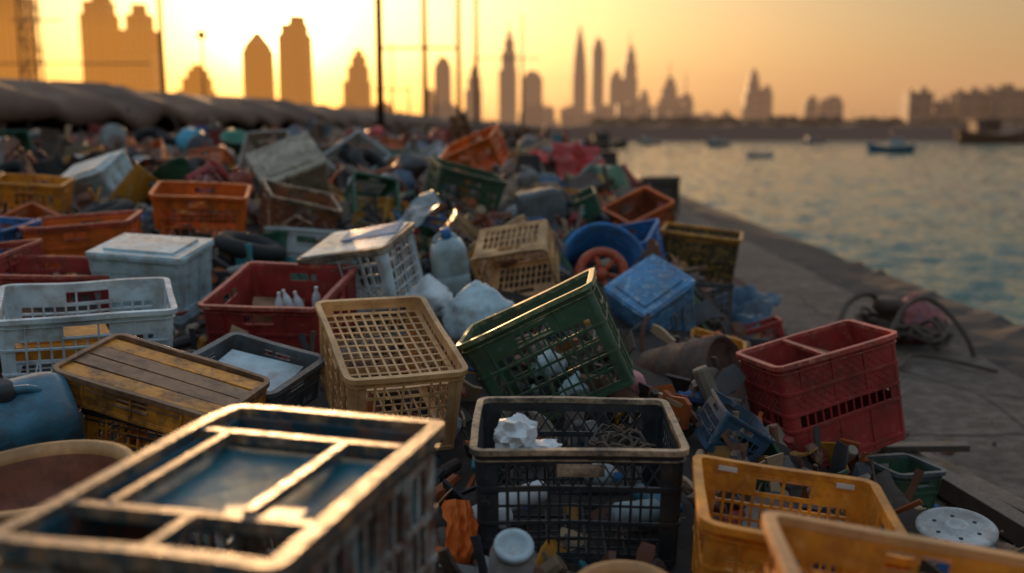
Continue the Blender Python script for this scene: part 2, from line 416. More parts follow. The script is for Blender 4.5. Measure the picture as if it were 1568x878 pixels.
# ------------------------------------------------------------------ skyline
def facade(name,col):
    m=bpy.data.materials.new(name); n,l=nt(m)
    out=n.new('ShaderNodeOutputMaterial'); b=n.new('ShaderNodeBsdfPrincipled'); l.new(b.outputs[0],out.inputs[0])
    tc=n.new('ShaderNodeTexCoord'); sp=n.new('ShaderNodeSeparateXYZ'); l.new(tc.outputs['Object'],sp.inputs[0])
    def stripe(o,s,th):
        a=n.new('ShaderNodeMath'); a.operation='MULTIPLY'; a.inputs[1].default_value=s; l.new(o,a.inputs[0])
        f=n.new('ShaderNodeMath'); f.operation='FRACT'; l.new(a.outputs[0],f.inputs[0])
        c=n.new('ShaderNodeMath'); c.operation='GREATER_THAN'; c.inputs[1].default_value=th; l.new(f.outputs[0],c.inputs[0]); return c.outputs[0]
    mu=n.new('ShaderNodeMath'); mu.operation='MULTIPLY'; l.new(stripe(sp.outputs[2],.16,.4),mu.inputs[0]); l.new(stripe(sp.outputs[0],.17,.35),mu.inputs[1])
    c=mixc(n,l,mu.outputs[0],col,(.03,.035,.04)); l.new(c,b.inputs['Base Color']); b.inputs['Roughness'].default_value=.6
    return m
F1=facade('tower_facade',(.14,.12,.11)); F2=facade('tower_facade_pale',(.26,.22,.19)); F4=facade('shore_block_facade',(.10,.085,.08))
def tower(name,x0,x1,h,kind='flat',y=1000,sc=1.0,spire=0,mat=None):
    x0*=sc;x1*=sc;h*=sc;spire*=sc;y*=sc
    w=x1-x0; cx=(x0+x1)/2; d=w*.9; bm=bmesh.new()
    def slab(z0,z1,fw,ox=0,fd=None): box(bm,(ox*w,0,(z0+z1)/2),(w*fw,d*(fd or fw),z1-z0))
    if kind=='flat':
        slab(-2,h*.84,1); slab(h*.84,h*.93,.82); slab(h*.93,h,.5,.1)
        box(bm,(0,-d*.5,h*.41),(w*.3,d*.12,h*.84)); 
    elif kind=='step':
        slab(-2,h*.62,1); slab(h*.62,h*.8,.78,.05); slab(h*.8,h*.92,.55,.08); slab(h*.92,h,.3,.08)
    elif kind=='pitch':
        slab(-2,h*.82,1); slab(h*.82,h*.87,.86)
        r=bmesh.ops.create_cone(bm,cap_ends=True,segments=4,radius1=w*.55,radius2=w*.12,depth=h*.13,matrix=Matrix.Translation((0,0,h*.935))@Matrix.Rotation(pi/4,4,'Z'))
    elif kind=='needle':
        st=[(0,1),(.5,1),(.68,.85),(.8,.62),(.9,.35),(1,.04)]
        for (a,b_),(c_,d_) in zip(st,st[1:]):
            bmesh.ops.create_cone(bm,cap_ends=True,segments=10,radius1=w*.55*b_,radius2=w*.55*d_,depth=(c_-a)*h,matrix=Matrix.Translation((0,0,(a+c_)/2*h)))
    elif kind=='slant':
        slab(-2,h*.85,1)
        vs=[bm.verts.new(p) for p in[(-w/2,-d/2,h*.85),(w/2,-d/2,h*.85),(w/2,d/2,h*.85),(-w/2,d/2,h*.85),(-w*.1,-d/2,h),(w*.3,-d/2,h*.96),(w*.3,d/2,h*.96),(-w*.1,d/2,h)]]
        for q in((0,1,5,4),(1,2,6,5),(2,3,7,6),(3,0,4,7),(4,5,6,7)): bm.faces.new([vs[i] for i in q])
    elif kind=='block':
        nf=max(3,int(h/4))
        box(bm,(0,0,h/2-1),(w*.97,d*.97,h))
        for i in range(nf): box(bm,(0,0,(i+.9)*h/nf),(w,d,h/nf*.3))
        box(bm,(w*.2,0,h+1),(w*.25,d*.4,3)); box(bm,(-w*.3,0,h+.5),(w*.12,d*.3,2.5))
    if kind in('flat','step','pitch','slant'):
        top=h*.6; z=6
        while z<top: box(bm,(0,0,z),(w*1.03,d*1.03,1.0)); z+=h/9
    if spire:
        bmesh.ops.create_cone(bm,cap_ends=True,segments=6,radius1=w*.06,radius2=.3,depth=spire-h*.9,matrix=Matrix.Translation((w*.05,0,(spire+h*.9)/2)))
    return finish(bm,name,[mat or F1],(cx,y,0),(0,0,0))
T=tower
T('apartment_tower',-524,-474,172,'block',mat=F2)
T('apartment_tower',-417,-388,135,'flat',mat=F2); T('apartment_tower',-386,-347,123,'step',mat=F2)
T('apartment_tower',-327,-296,66,'step')
T('skyscraper',-262,-236,97,'pitch'); T('skyscraper',-227,-198,112,'flat',spire=142)
T('skyscraper',-165,-140,80,'step'); T('apartment_tower',-88,-76,42,'flat',sc=1.1); T('skyscraper',-76,-60,74,'slant')
T('skyscraper',-46,-30,66,'step'); T('skyscraper',-13,5,97,'step',spire=108); T('skyscraper',9,30,60,'slant')
T('skyscraper',60,73,105,'needle'); T('skyscraper',78,90,92,'slant'); T('skyscraper',95,108,60,'flat')
T('skyscraper',107,123,84,'step',spire=98); T('apartment_tower',122,136,42,'step'); T('skyscraper',146,163,54,'step',spire=68,sc=.9)
T('apartment_tower',163,178,38,'flat',spire=60,sc=.9); T('skyscraper',229,244,62,'step',sc=.8); T('apartment_tower',243,256,46,'flat',sc=.8)
T('apartment_tower',208,215,22,'flat',sc=.8)
T('apartment_tower',289,301,36,'flat',sc=.7); T('apartment_tower',306,325,36,'flat',sc=.7)
for a,b_,h in((388,412,40),(415,432,31),(437,462,40),(464,498,43),(500,532,41)): T('apartment_block',a,b_,h,'block',sc=.45,mat=F4)
bm=bmesh.new()
random.seed(3)
for i in range(260):
    x=random.uniform(-620,600); h=random.choice([6,8,10,12,16,22]) if x<190 else random.uniform(5,12)
    w=random.uniform(6,22); y=random.uniform(780,960)
    box(bm,(x*y/1000,y,h/2),(w,14,h)); box(bm,(x*y/1000+w*.2,y,h+1),(w*.3,5,2))
    if random.random()<.25: box(bm,(x*y/1000,y,h+4),(.6,.6,9))
finish(bm,'distant_low_rise_city',[F1])
bm=bmesh.new()
for i in range(420):
    if i<220: x=random.uniform(60,420)*.42; y=random.uniform(300,335); z=3
    else: x=random.uniform(-240,20); y=random.uniform(330,420); z=.5
    s=random.uniform(1.0,2.6)
    r=bmesh.ops.create_icosphere(bm,subdivisions=1,radius=s,matrix=Matrix.Translation((x,y,z+s*.4))@Matrix.Diagonal((1.3,1,random.uniform(.5,1.0),1)))
    for v in r['verts']: v.co+=Vector((random.uniform(-.4,.4),0,random.uniform(-.4,.4)))*s*.6
finish(bm,'distant_shrubs',[simple('shrub_foliage',(.045,.04,.03),.9)])

# ------------------------------------------------------------------ masts / poles
dark=simple('painted_steel_dark',(.03,.025,.022),.5)
palem=simple('painted_steel_brown',(.10,.065,.04),.5)
def mast(name,x,y,h,r,arms=(),globe=False,lattice=False,mat=None):
    bm=bmesh.new()
    if not lattice:
        tube(bm,[(0,0,0),(0,0,h*.5),(0,0,h)],lambda i:r*(1-.2*i),10)
        tube(bm,[(0,0,0),(0,0,.3)],r*1.9,10)
    else:
        for sx in(-1,1):
            for sy in(-1,1): tube(bm,[(sx*r*5,sy*r*5,0),(sx*r*3,sy*r*3,h)],r*.6,6)
        z=0;k=1
        while z<h-1.2:
            f=5-2*z/h
            for sy in(-1,1): tube(bm,[(-k*r*f,sy*r*f,z),(k*r*f,sy*r*f,z+1.2)],r*.35,5)
            for sx in(-1,1): tube(bm,[(sx*r*f,-k*r*f,z),(sx*r*f,k*r*f,z+1.2)],r*.35,5)
            z+=1.2;k=-k
    for(z,a,b_) in arms: tube(bm,[(a,0,z),(b_,0,z)],r*.45,6)
    if globe: bmesh.ops.create_uvsphere(bm,u_segments=12,v_segments=8,radius=r*3,matrix=Matrix.Translation((0,0,h)))
    finish(bm,name,[mat or dark],(x,y,0))
mast('ship_mast',-3.25,25,12,.10)
mast('ship_mast',-6.0,70,22,.21,((7.2,-3.0,2.4),),mat=palem)
mast('ship_mast',-4.2,80,26,.20,mat=palem)
mast('ship_mast',-2.8,80,24,.17,mat=palem)
mast('ship_mast',-20.6,60,20,.17,mat=palem)
mast('lattice_mast',-28.3,60,22,.10,((5.5,-2,7),(8,-1,2),(3.3,-2,8)),lattice=True,mat=palem)
mast('street_lamp',-24.3,80,9,.12,globe=True)
mast('ship_mast',-13,110,11,.15,((6,-2,2),)); mast('ship_mast',-9,120,9,.12); mast('ship_mast',-10.2,100,6,.12)
mast('harbour_crane_mast',1.2,120,15,.16,((10,-6,2),),mat=palem)

# tarpaulin-roofed shelter running back along the left
bm=bmesh.new(); rows=[]
N=330
for i in range(N):
    y=5+i*.28*(1+i/260)
    base=-9.6+.075*y
    top=2.42+.12*sin(y*1.9)*sin(y*.37)+.14*noise.noise(Vector((y*.7,1,1)))+.08*noise.noise(Vector((y*3,1,1)))
    sg=.10*sin(y*1.55)
    row=[(base-2.2,y,top-.25),(base-1.0,y,top+.05),(base,y,top),(base+.7,y,top-.22-abs(sg)*.6),(base+1.1,y,top-.36-abs(sg)),(base+1.13,y,top-.58-abs(sg)*1.4+.05*noise.noise(Vector((y*4,0,9)))),
         (base+1.06,y,top-.60-abs(sg)*1.4),(base+.3,y,top-.5),(base,y,1.5),(base+.05,y,-.1)]
    rows.append([bm.verts.new((p[0]+.05*noise.noise(Vector((p[0]*2,y*2,p[2])))*1.5,p[1],p[2])) for p in row])
for A,B in zip(rows,rows[1:]):
    for k in range(9): 
        f=bm.faces.new((A[k],A[k+1],B[k+1],B[k])); f.smooth=True; f.material_index=0 if k<6 else 1
for i in range(0,34):
    y=5.3+i*3.4; tube(bm,[(-8.6+.075*y,y,-.1),(-8.6+.075*y,y,2.0)],.045,6,1)
finish(bm,'tarpaulin_roofed_shelter',[M['tarp'],simple('shelter_shade_wall_posts',(.05,.035,.028),.8)])  # dark back wall paints the open shade under the roof; posts share it

# ------------------------------------------------------------------ hero crates
HERO=[]
def place(bm,name,mats,loc,rot,warp=.009,bevel=.0012,r=.35):
    HERO.append((loc[0],loc[1],r,loc[2]))
    return finish(bm,name,mats,loc,rot,warp,bevel)
bm=crate(.50,.74,.42,rows=[(.05,'s'),(.02,'s'),(.09,'h'),(.012,'b'),(.09,'h'),(.012,'b'),(.09,'h'),(.03,'s')],nl=9,nw=13,rimw=.022,rimh=.026,t=.006,post=.05,bar=.014,r=.010,taper=.02,solidfloor=True)
for c,s in [((0,.19,-.012),(.46,.022,.022)),((0,-.2,-.012),(.46,.020,.022)),((.10,-.005,-.009),(.018,.36,.02)),((-.15,-.005,-.009),(.018,.36,.02)),((.02,-.28,-.010),(.018,.13,.02))]:
    box(bm,c,s,1)
box(bm,(-.025,-.005,-.035),(.40,.37,.006),2)
for (c,s) in [((0,.323,-.09),(.43,.012,.15)),((-.212,0,-.09),(.012,.62,.15)),((.212,0,-.09),(.012,.62,.15)),((0,-.323,-.09),(.43,.012,.15))]: box(bm,c,s,3)
box(bm,(-.0,-.27,-.10),(.42,.13,.01),3,(6,0,0)); box(bm,(.0,.27,-.14),(.42,.13,.01),3,(6,0,0))
place(bm,'rusted_framed_crate',[M['rustwht'],M['rustrim'],M['glass'],M['darkteal']],(-.465,1.71,1.0),(0,0,-15),.010,.003,.5)
bm=crate(.61,.52,.34,rows=EURO,nl=16,nw=12,rimw=.016,rimh=.014,post=.035,bar=.007,taper=.04,ribstep=4)
box(bm,(0,-.262,-.055),(.13,.006,.036),1); box(bm,(0,-.266,-.055),(.11,.005,.022),2)
place(bm,'charcoal_plastic_crate',[M['black'],M['tanrim'],M['tanrim']],(.19,2.87,.74),(1,0,-1),.008)
bm=crate(.43,.66,.32,rows=GRID,nl=9,nw=14,floor2=-.05,floor=(8,11),rimw=.015,hx=.055,taper=.05)
place(bm,'beige_plastic_crate',[M['beige'],M['beige']],(-.45,3.53,.87),(15,0,20),.008)
bm=crate(.58,.36,.42,rows=YROW,nl=12,nw=8,hx=.06,taper=.04,rimw=.018,ribstep=4)
place(bm,'green_plastic_crate',[M['green'],M['greenrim']],(.06,3.84,.92),(3,-27,-8),.008)
bm=crate(.58,.60,.28,rows=SOLID,nl=9,nw=9,hx=.06,taper=.06,rimw=.018)
for i,(x,y,c) in enumerate([(.03,.05,0),(.09,.02,0),(-.02,-.02,0),(.12,.1,0)]): bottle(bm,.02,.16,Matrix.Translation((x,y,-.20))@Euler((random.uniform(-.3,.3),random.uniform(-.3,.3),0)).to_matrix().to_4x4(),2,2)
box(bm,(-.08,.1,-.2),(.25,.2,.1),3,(5,8,20))
place(bm,'red_plastic_crate',[M['red'],M['redrim'],M['bag'],M['wood']],(-1.08,4.60,.89),(12,0,-10),.008)
bm=crate(.66,.52,.34,rows=YROW,nl=12,nw=9,hx=.07,rimw=.018)
box(bm,(-.1,-.06,-.15),(.36,.28,.06),2,(3,4,10)); box(bm,(-.1,-.06,-.11),(.30,.22,.03),2,(3,4,10))
place(bm,'white_plastic_crate',[M['white'],M['white'],M['yellow']],(-1.70,3.92,.94),(7,0,22),.008)
bm=crate(.60,.36,.10,rows=[(.02,'s'),(.03,'H'),(.04,'s'),(.01,'b')],nl=8,nw=5,rimw=.012,hx=.05,taper=.0,solidfloor=True)
for k in range(4): box(bm,(0,-.115+.075*k,-.010),(.565,.068,.008),1 if k in(1,2) else 0,(0,random.uniform(-.5,.5),random.uniform(-1,1)))
place(bm,'rusty_yellow_tray_crate',[M['rustyel'],M['wood']],(-1.13,3.15,.82),(8,13,-14),.007)
bm=crate(.52,.34,.22,rows=GRID,nl=10,nw=6)
place(bm,'yellow_black_crate',[M['rustyel'],M['black']],(-1.11,3.2,.69),(0,8,-12),.007)
bm=crate(.44,.40,.16,rows=SOLID,nl=7,nw=6,rimw=.02,solidfloor=True); box(bm,(0,0,-.05),(.3,.27,.01),2,(3,2,8))
place(bm,'grey_plastic_crate',[M['grey'],M['grey'],M['sheet']],(-.97,3.62,.75),(8,10,-20),.007)
bm=crate(.60,.45,.30,rows=LATT,nl=8,nw=6,rimw=.018); place(bm,'orange_plastic_crate',[M['orange'],M['orange']],(-2.02,6.5,1.22),(9,3,12))
bm=crate(.62,.42,.28,rows=SOLID,nl=8,nw=6,rimw=.018); place(bm,'orange_red_plastic_crate',[M['orange'],M['redrim']],(-2.55,5.9,1.08),(4,-3,8))
bm=crate(.55,.4,.28,rows=LATT,nl=8,nw=6); place(bm,'blue_plastic_crate',[M['blue'],M['blue']],(-3.1,5.8,1.07),(4,2,-10))
bm=crate(.55,.4,.28,rows=LATT,nl=8,nw=6); place(bm,'red_plastic_crate',[M['red'],M['redrim']],(-2.3,4.95,.93),(8,5,30))
bm=crate(.5,.4,.25,rows=LATT,nl=8,nw=6); place(bm,'red_plastic_crate',[M['red'],M['redrim']],(-2.75,5.1,.98),(8,-6,-12))
bm=crate(.5,.4,.25,rows=LATT,nl=8,nw=6); place(bm,'yellow_plastic_crate',[M['yellow'],M['yellow']],(-3.45,7.2,1.25),(6,4,10))
def tote(name,loc,rot,L=.52,W=.42,H=.34,mats=None,taper=.07):
    bm=crate(L,W,H,rows=[(.04,'s'),(.06,'b'),(.2,'s'),(.04,'b'),(.04,'s')],nl=6,nw=5,rimw=.014,taper=taper,solidfloor=True,ribstep=2,lip2=True)
    box(bm,(0,0,.006),(L-.02,W-.02,.012),0); box(bm,(0,0,.016),(L*.72,W*.66,.01),0)
    return place(bm,name,mats or [M['sheet'],M['sheet']],loc,rot)
tote('white_plastic_tote',(-1.84,5.05,1.01),(8,3,-8))
BG=worn('yellowed_plastic',(.46,.38,.27),.3,.45,wearcol=(.6,.53,.42),dirtcol=(.17,.11,.06))
tote('beige_plastic_tote',(-1.8,8.0,1.38),(35,-20,22),.55,.45,.42,[BG,BG])
tote('translucent_tote',(-3.35,7.9,1.30),(25,-15,-18),.55,.42,.3)
tote('blue_storage_box',(.72,5.15,.80),(24,-27,28),.38,.34,.44,[M['bluew'],M['bluew']],.02)
bm=crate(.50,.45,.32,rows=GRID,nl=9,nw=8,rimw=.02); box(bm,(0,0,.008),(.45,.40,.006),2,(1,1,2)); box(bm,(.05,.08,.016),(.3,.2,.006),3,(1,1,12))
place(bm,'white_plastic_crate',[M['white'],M['tanrim'],M['sheet'],M['bluew']],(-.78,5.0,1.05),(12,-10,-20))
bm=crate(.46,.36,.28,rows=LATT,nl=10,nw=7,floor=(10,7)); place(bm,'beige_plastic_crate',[M['beige'],M['beige']],(.02,5.6,.78),(125,-10,-14))
bm=crate(.60,.44,.36,rows=LATT,nl=8,nw=6); place(bm,'green_plastic_crate',[M['green'],M['green']],(-.36,8.3,1.28),(10,14,20),r=.5)
bm=crate(.58,.42,.32,rows=LATT,nl=8,nw=6); place(bm,'orange_red_plastic_crate',[M['orange'],M['orange']],(-.42,9.8,1.5),(20,-22,-20))
bm=crate(.45,.42,.45,rows=SOLID,nl=6,nw=6); place(bm,'brown_plastic_crate',[worn('brown_plastic',(.4,.09,.03),.3,.45),M['orange']],(1.0,7.9,1.02),(14,-22,24))
bm=crate(.60,.46,.38,rows=SOLID,nl=7,nw=6,rimw=.02)
place(bm,'black_yellow_crate',[worn('black_yellow_plastic',(.05,.035,.02),.6,.3,wearcol=(.6,.3,.03)),M['rustyel']],(1.42,7.4,.86),(2,6,-14))
bm=crate(.3,.2,.14,rows=SOLID,nl=4,nw=3); place(bm,'yellow_plastic_crate',[M['yellow'],M['yellow']],(1.10,5.2,.50),(10,14,-10),r=.2)
bm=crate(.3,.22,.2,rows=SOLID,nl=4,nw=3); place(bm,'green_plastic_crate',[M['green'],M['grey']],(1.62,3.95,.24),(4,6,30),r=.2)
bm=crate(.50,.40,.28,rows=SOLID,nl=8,nw=6); place(bm,'blue_plastic_crate',[M['blue'],M['blue']],(.75,6.9,.88),(20,-12,-25))
bm=crate(.50,.40,.28,rows=LATT,nl=8,nw=6); place(bm,'brown_plastic_crate',[worn('rusty_brown_plastic',(.3,.10,.04),.3,.45),M['tanrim']],(-1.45,6.9,1.16),(14,14,25))
# tall red crate right
bm=crate(.57,.36,.46,rows=[(.035,'s'),(.06,'D'),(.012,'b'),(.065,'D'),(.012,'b'),(.045,'h'),(.012,'b'),(.12,'s'),(.012,'b'),(.02,'s')],nl=12,nw=7,rimw=.016,taper=.015,ribstep=4)
box(bm,(-.05,0,-.006),(.02,.32,.012),1); box(bm,(.1,.03,-.15),(.28,.26,.02),2,(9,4,16)); box(bm,(-.15,.02,-.17),(.14,.24,.05),3,(3,-15,5)); box(bm,(.12,.05,-.1),(.03,.3,.02),2,(20,4,50))
place(bm,'red_plastic_crate',[M['red'],M['redrim'],M['wood'],M['grey']],(1.25,4.02,.735),(-1,-12,16))
bm=crate(.50,.52,.30,rows=YROW,nl=14,nw=14,rimw=.02,hx=.07)
for x in(-.15,.16): box(bm,(x,.226,-.017),(.05,.003,.014),2)
place(bm,'yellow_plastic_crate',[M['yellow'],M['yellow'],M['label']],(.71,2.37,.685),(0,6,-9))
bm=crate(.60,.46,.28,rows=YROW,nl=14,nw=10,rimw=.02); place(bm,'yellow_plastic_crate',[M['yellow'],M['tan']],(.76,1.62,.825),(-2,8,-8))

# ------------------------------------------------------------------ other hero objects
def jug(name,loc,rot,w,d,h,mat,cap,r=.2):
    bm=bmesh.new(); vjug(bm,w,d,h); return place(bm,name,[mat,cap],loc,rot,.008,0,r)
jug('blue_jerrycan',(-1.52,2.98,.60),(25,-10,30),.36,.26,.27,M['teal'],M['black'])
jug('white_plastic_jug',(-.33,5.5,.72),(14,-8,10),.20,.15,.34,M['sheet'],M['blue'])
jug('grey_plastic_jug',(.05,7.6,.98),(10,80,20),.3,.24,.4,M['grey'],M['black'])
bm=bmesh.new(); bottle(bm,.055,.24); place(bm,'pink_plastic_bottle',[worn('pink_plastic',(.7,.28,.3),.2,.2),M['bag']],(.52,4.0,.50),(40,-30,10),.003,0,.15)
def bag(name,loc,r,seed,mat,sq=.7,rot=(0,0,0),tie=True):
    bm=bagmesh(r,seed,sq,4,tie); HERO.append((loc[0],loc[1],r,loc[2])); return finish(bm,name,[mat],loc,rot)
def crumple(name,loc,r,seed,mat,sq=1,sub=3):
    bm=bmesh.new(); bmesh.ops.create_icosphere(bm,subdivisions=sub,radius=r); o=Vector((seed,seed*2,0))
    for v in bm.verts:
        d=v.co.normalized(); v.co=d*r*(.8+abs(noise.noise(d*2.4+o))*.8+abs(noise.noise(d*5+o))*.25); v.co.z*=sq
    return finish(bm,name,[mat],loc)
crumple('crumpled_white_bag',(.01,2.73,.74),.058,1,M['bag'],1.0)
crumple('crumpled_white_bag',(.09,2.74,.71),.045,2,M['bag'],.3)
bag('white_plastic_sack',(-.15,4.65,.72),.19,3,M['sheet'],.75)
bag('white_plastic_sack',(-.42,5.0,.74),.13,5,M['bag'],.8)
for i,(x,y,z) in enumerate([(.1,2.95,.5),(.3,2.8,.48),(.4,3.0,.47),(-.02,2.8,.47),(.25,3.05,.52)]):
    bm=bmesh.new(); bottle(bm,.035,.22); finish(bm,'discarded_bottle',[[M['bag'],M['sheet'],M['teal']][i%3],M['blue']],(x,y,z),(random.uniform(50,110),random.uniform(-40,40),random.uniform(0,360)))
for i,(x,y,z) in enumerate([(.16,3.95,.66),(.26,3.85,.58)]): bag('white_plastic_sack',(x,y,z),.07,20+i,M['sheet'],.8)
bm=bmesh.new(); lathe(bm,[(.0001,-.2),(.155,-.2),(.17,-.19),(.17,-.07),(.178,-.06),(.17,-.05),(.17,.05),(.178,.06),(.17,.07),(.17,.19),(.155,.2),(.15,.18),(.0001,.18)],36)
place(bm,'rusty_drum',[M['rust']],(.80,4.35,.50),(70,20,40),.01,0,.3)
bm=bmesh.new(); lathe(bm,[(.0001,-.3),(.2,-.3),(.22,-.28),(.24,.0),(.25,.28),(.262,.29),(.262,.31),(.24,.31),(.21,-.26),(.0001,-.26)],40)
place(bm,'blue_plastic_drum',[M['blue']],(.55,6.3,.68),(60,-35,20),.01,0,.3)
bm=bmesh.new()
lathe(bm,[(.13+.028*cos(a),.028*sin(a)) for a in [2*pi*k/10 for k in range(10)]],32,closed=True)
for k in range(6):
    a=2*pi*k/6; tube(bm,[(.02*cos(a),.02*sin(a),0),(.12*cos(a),.12*sin(a),0)],.016,8)
lathe(bm,[(.0001,.03),(.035,.03),(.035,-.03),(.0001,-.03)],16)
place(bm,'red_spoked_wheel',[worn('red_orange_plastic',(.5,.07,.02),.3,.3)],(.52,5.7,.78),(74,10,-8),.002,0,.28)
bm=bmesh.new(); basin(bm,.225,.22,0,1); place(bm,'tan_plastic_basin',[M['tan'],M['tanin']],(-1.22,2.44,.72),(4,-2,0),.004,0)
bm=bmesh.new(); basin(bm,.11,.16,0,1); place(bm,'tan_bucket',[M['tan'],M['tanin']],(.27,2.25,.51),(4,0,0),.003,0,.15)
bm=bmesh.new()
lathe(bm,[(.0001,.006),(.02,.006),(.026,.014),(.04,.014),(.046,.002),(.10,.0),(.108,.007),(.124,.009),(.132,.002),(.132,-.012),(.12,-.014),(.0001,-.012)],48)
for k in range(6):
    a=2*pi*k/6+.3; lathe(bm,[(.0001,.0032),(.007,.0032),(.007,.001)],10,1,Matrix.Translation((.075*cos(a),.075*sin(a),0)))
place(bm,'round_white_lid',[worn('dirty_white_lid',(.5,.5,.48),.3,.45,wearcol=(.6,.6,.58),dirtcol=(.25,.2,.16)),M['black']],(1.53,3.26,.25),(8,-4,0),.002,0,.2)
bm=bmesh.new(); lathe(bm,[(.0001,-.1),(.05,-.1),(.058,-.09),(.058,.03),(.045,.05),(.045,.06),(.041,.06),(.041,.048),(.054,.028),(.054,-.088),(.0001,-.094)],32,0)
lathe(bm,[(.0001,.066),(.03,.066),(.034,.074),(.048,.074),(.05,.07),(.05,.052),(.047,.052)],32,1)
place(bm,'plastic_jar',[M['clear'],M['sheet']],(.0,2.36,.53),(30,0,8),0,0,.1)
def cloth(name,loc,rot,w,h,mat,amp=.04,seed=0,n=28):
    bm=bmesh.new(); V=[]
    for j in range(n+1):
        V.append([])
        for i in range(n+1):
            x=(i/n-.5)*w; y=(j/n-.5)*h
            z=amp*(noise.noise(Vector((x*6/w*1.2+seed,y*3/h,0)))+.5*noise.noise(Vector((x*14/w+seed,y*9/h,3)))) - 1.2*amp*((i/n-.5)**2+(j/n-.5)**2)*4
            V[j].append(bm.verts.new((x+amp*.3*noise.noise(Vector((y*9/h,seed,0))),y,z)))
    for j in range(n):
        for i in range(n):
            f=bm.faces.new((V[j][i],V[j][i+1],V[j+1][i+1],V[j+1][i])); f.smooth=True
    return finish(bm,name,[mat],loc,rot)
cloth('orange_cloth',(-.13,2.60,.50),(65,10,20),.09,.2,simple('orange_fabric',(.7,.15,.02),.9),.03,2)
def ropepts(cx,cy,cz,rx,ry,n,seed,zamp):
    random.seed(seed); out=[]; a=0
    for i in range(n):
        a+=.45; q=.6+.4*noise.noise(Vector((i*.13,seed,0)))+.15*noise.noise(Vector((i*.5,seed,1)))
        out.append((cx+rx*q*cos(a),cy+ry*q*sin(a),cz+zamp*(.5+noise.noise(Vector((i*.3,seed,5))))))
    return out
bm=bmesh.new(); tube(bm,ropepts(.34,2.85,.64,.12,.1,70,3,.06),.005,6); tube(bm,ropepts(.30,2.9,.64,.1,.12,50,4,.06),.004,6)
finish(bm,'rope_tangle',[M['rope']])
def spline(pts,n=8):
    P=[Vector(p) for p in pts]; P=[P[0]]+P+[P[-1]]; out=[]
    for i in range(1,len(P)-2):
        for k in range(n):
            t=k/n; a,b_,c,d=P[i-1],P[i],P[i+1],P[i+2]
            out.append(.5*((2*b_)+(c-a)*t+(2*a-5*b_+4*c-d)*t*t+(3*b_-a-3*c+d)*t**3))
    return out+[P[-2]]
bm=bmesh.new()
for s in range(4): tube(bm,ropepts(2.80+.10*s,7.4+.3*sin(s*2),.06,.22,.4,60,20+s,.14),.016,6)
tube(bm,spline([(1.8,6.2,.03),(2.05,6.6,.05),(2.3,6.95,.18),(2.5,7.3,.33),(2.75,7.55,.36),(2.95,7.8,.2)]),.022,8)
tube(bm,spline([(2.1,6.0,.03),(2.5,6.6,.12),(2.85,7.1,.34),(3.1,7.2,.36),(3.3,7.0,.06),(3.42,7.0,-.5)]),.018,8)
tube(bm,spline([(2.3,6.3,.03),(2.6,6.5,.04),(2.8,6.8,.05),(3.0,6.7,.04),(3.2,6.4,.03)]),.014,8)
finish(bm,'mooring_rope_heap',[M['rope']])
bm=bmesh.new(); tube(bm,spline([(1.9,3.6,.012),(2.0,3.75,.012),(1.95,3.95,.02),(2.15,4.0,.012),(2.3,3.8,.012),(2.6,3.9,.012)]),.005,6)
finish(bm,'white_cord',[M['bag']])
bm=bmesh.new()
lathe(bm,[(.0001,0),(.13,0),(.13,.03),(.08,.06),(.07,.2),(.12,.24),(.12,.3),(.08,.33),(.0001,.33)],20)
finish(bm,'mooring_bollard',[M['rust']],(2.90,7.55,0))
bag('red_blue_net_bundle',(3.1,7.6,.12),.24,31,worn('net_red_blue',(.3,.05,.04),.5,.4,wearcol=(.06,.15,.25)),.75)
bm=bmesh.new()
box(bm,(0,0,.05),(.09,1.5,.09)); box(bm,(.16,.1,.03),(.12,1.1,.035),0,(0,4,5)); box(bm,(.08,-.6,.11),(.4,.07,.03),0,(0,3,8)); box(bm,(.08,.5,.11),(.4,.07,.03),0,(0,0,-6))
finish(bm,'broken_timber_pallet',[M['dwood']],(1.93,4.0,.02),(0,0,8),.008,.003)
bm=bmesh.new()
for (c,s) in [((0,-.33,.62),(.7,.04,.12)),((0,-.33,.06),(.7,.04,.12)),((-.31,-.33,.34),(.08,.04,.44)),((.31,-.33,.34),(.08,.04,.44)),((0,.33,.34),(.7,.03,.68)),((-.35,0,.34),(.03,.66,.68)),((.35,0,.34),(.03,.66,.68)),((0,0,.69),(.76,.72,.03)),((0,-.30,.34),(.5,.02,.4)),((0,0,.02),(.66,.6,.03))]: box(bm,c,s)
finish(bm,'wooden_box',[M['dwood']],(2.92,20.0,0),(0,0,4),.01,.004)

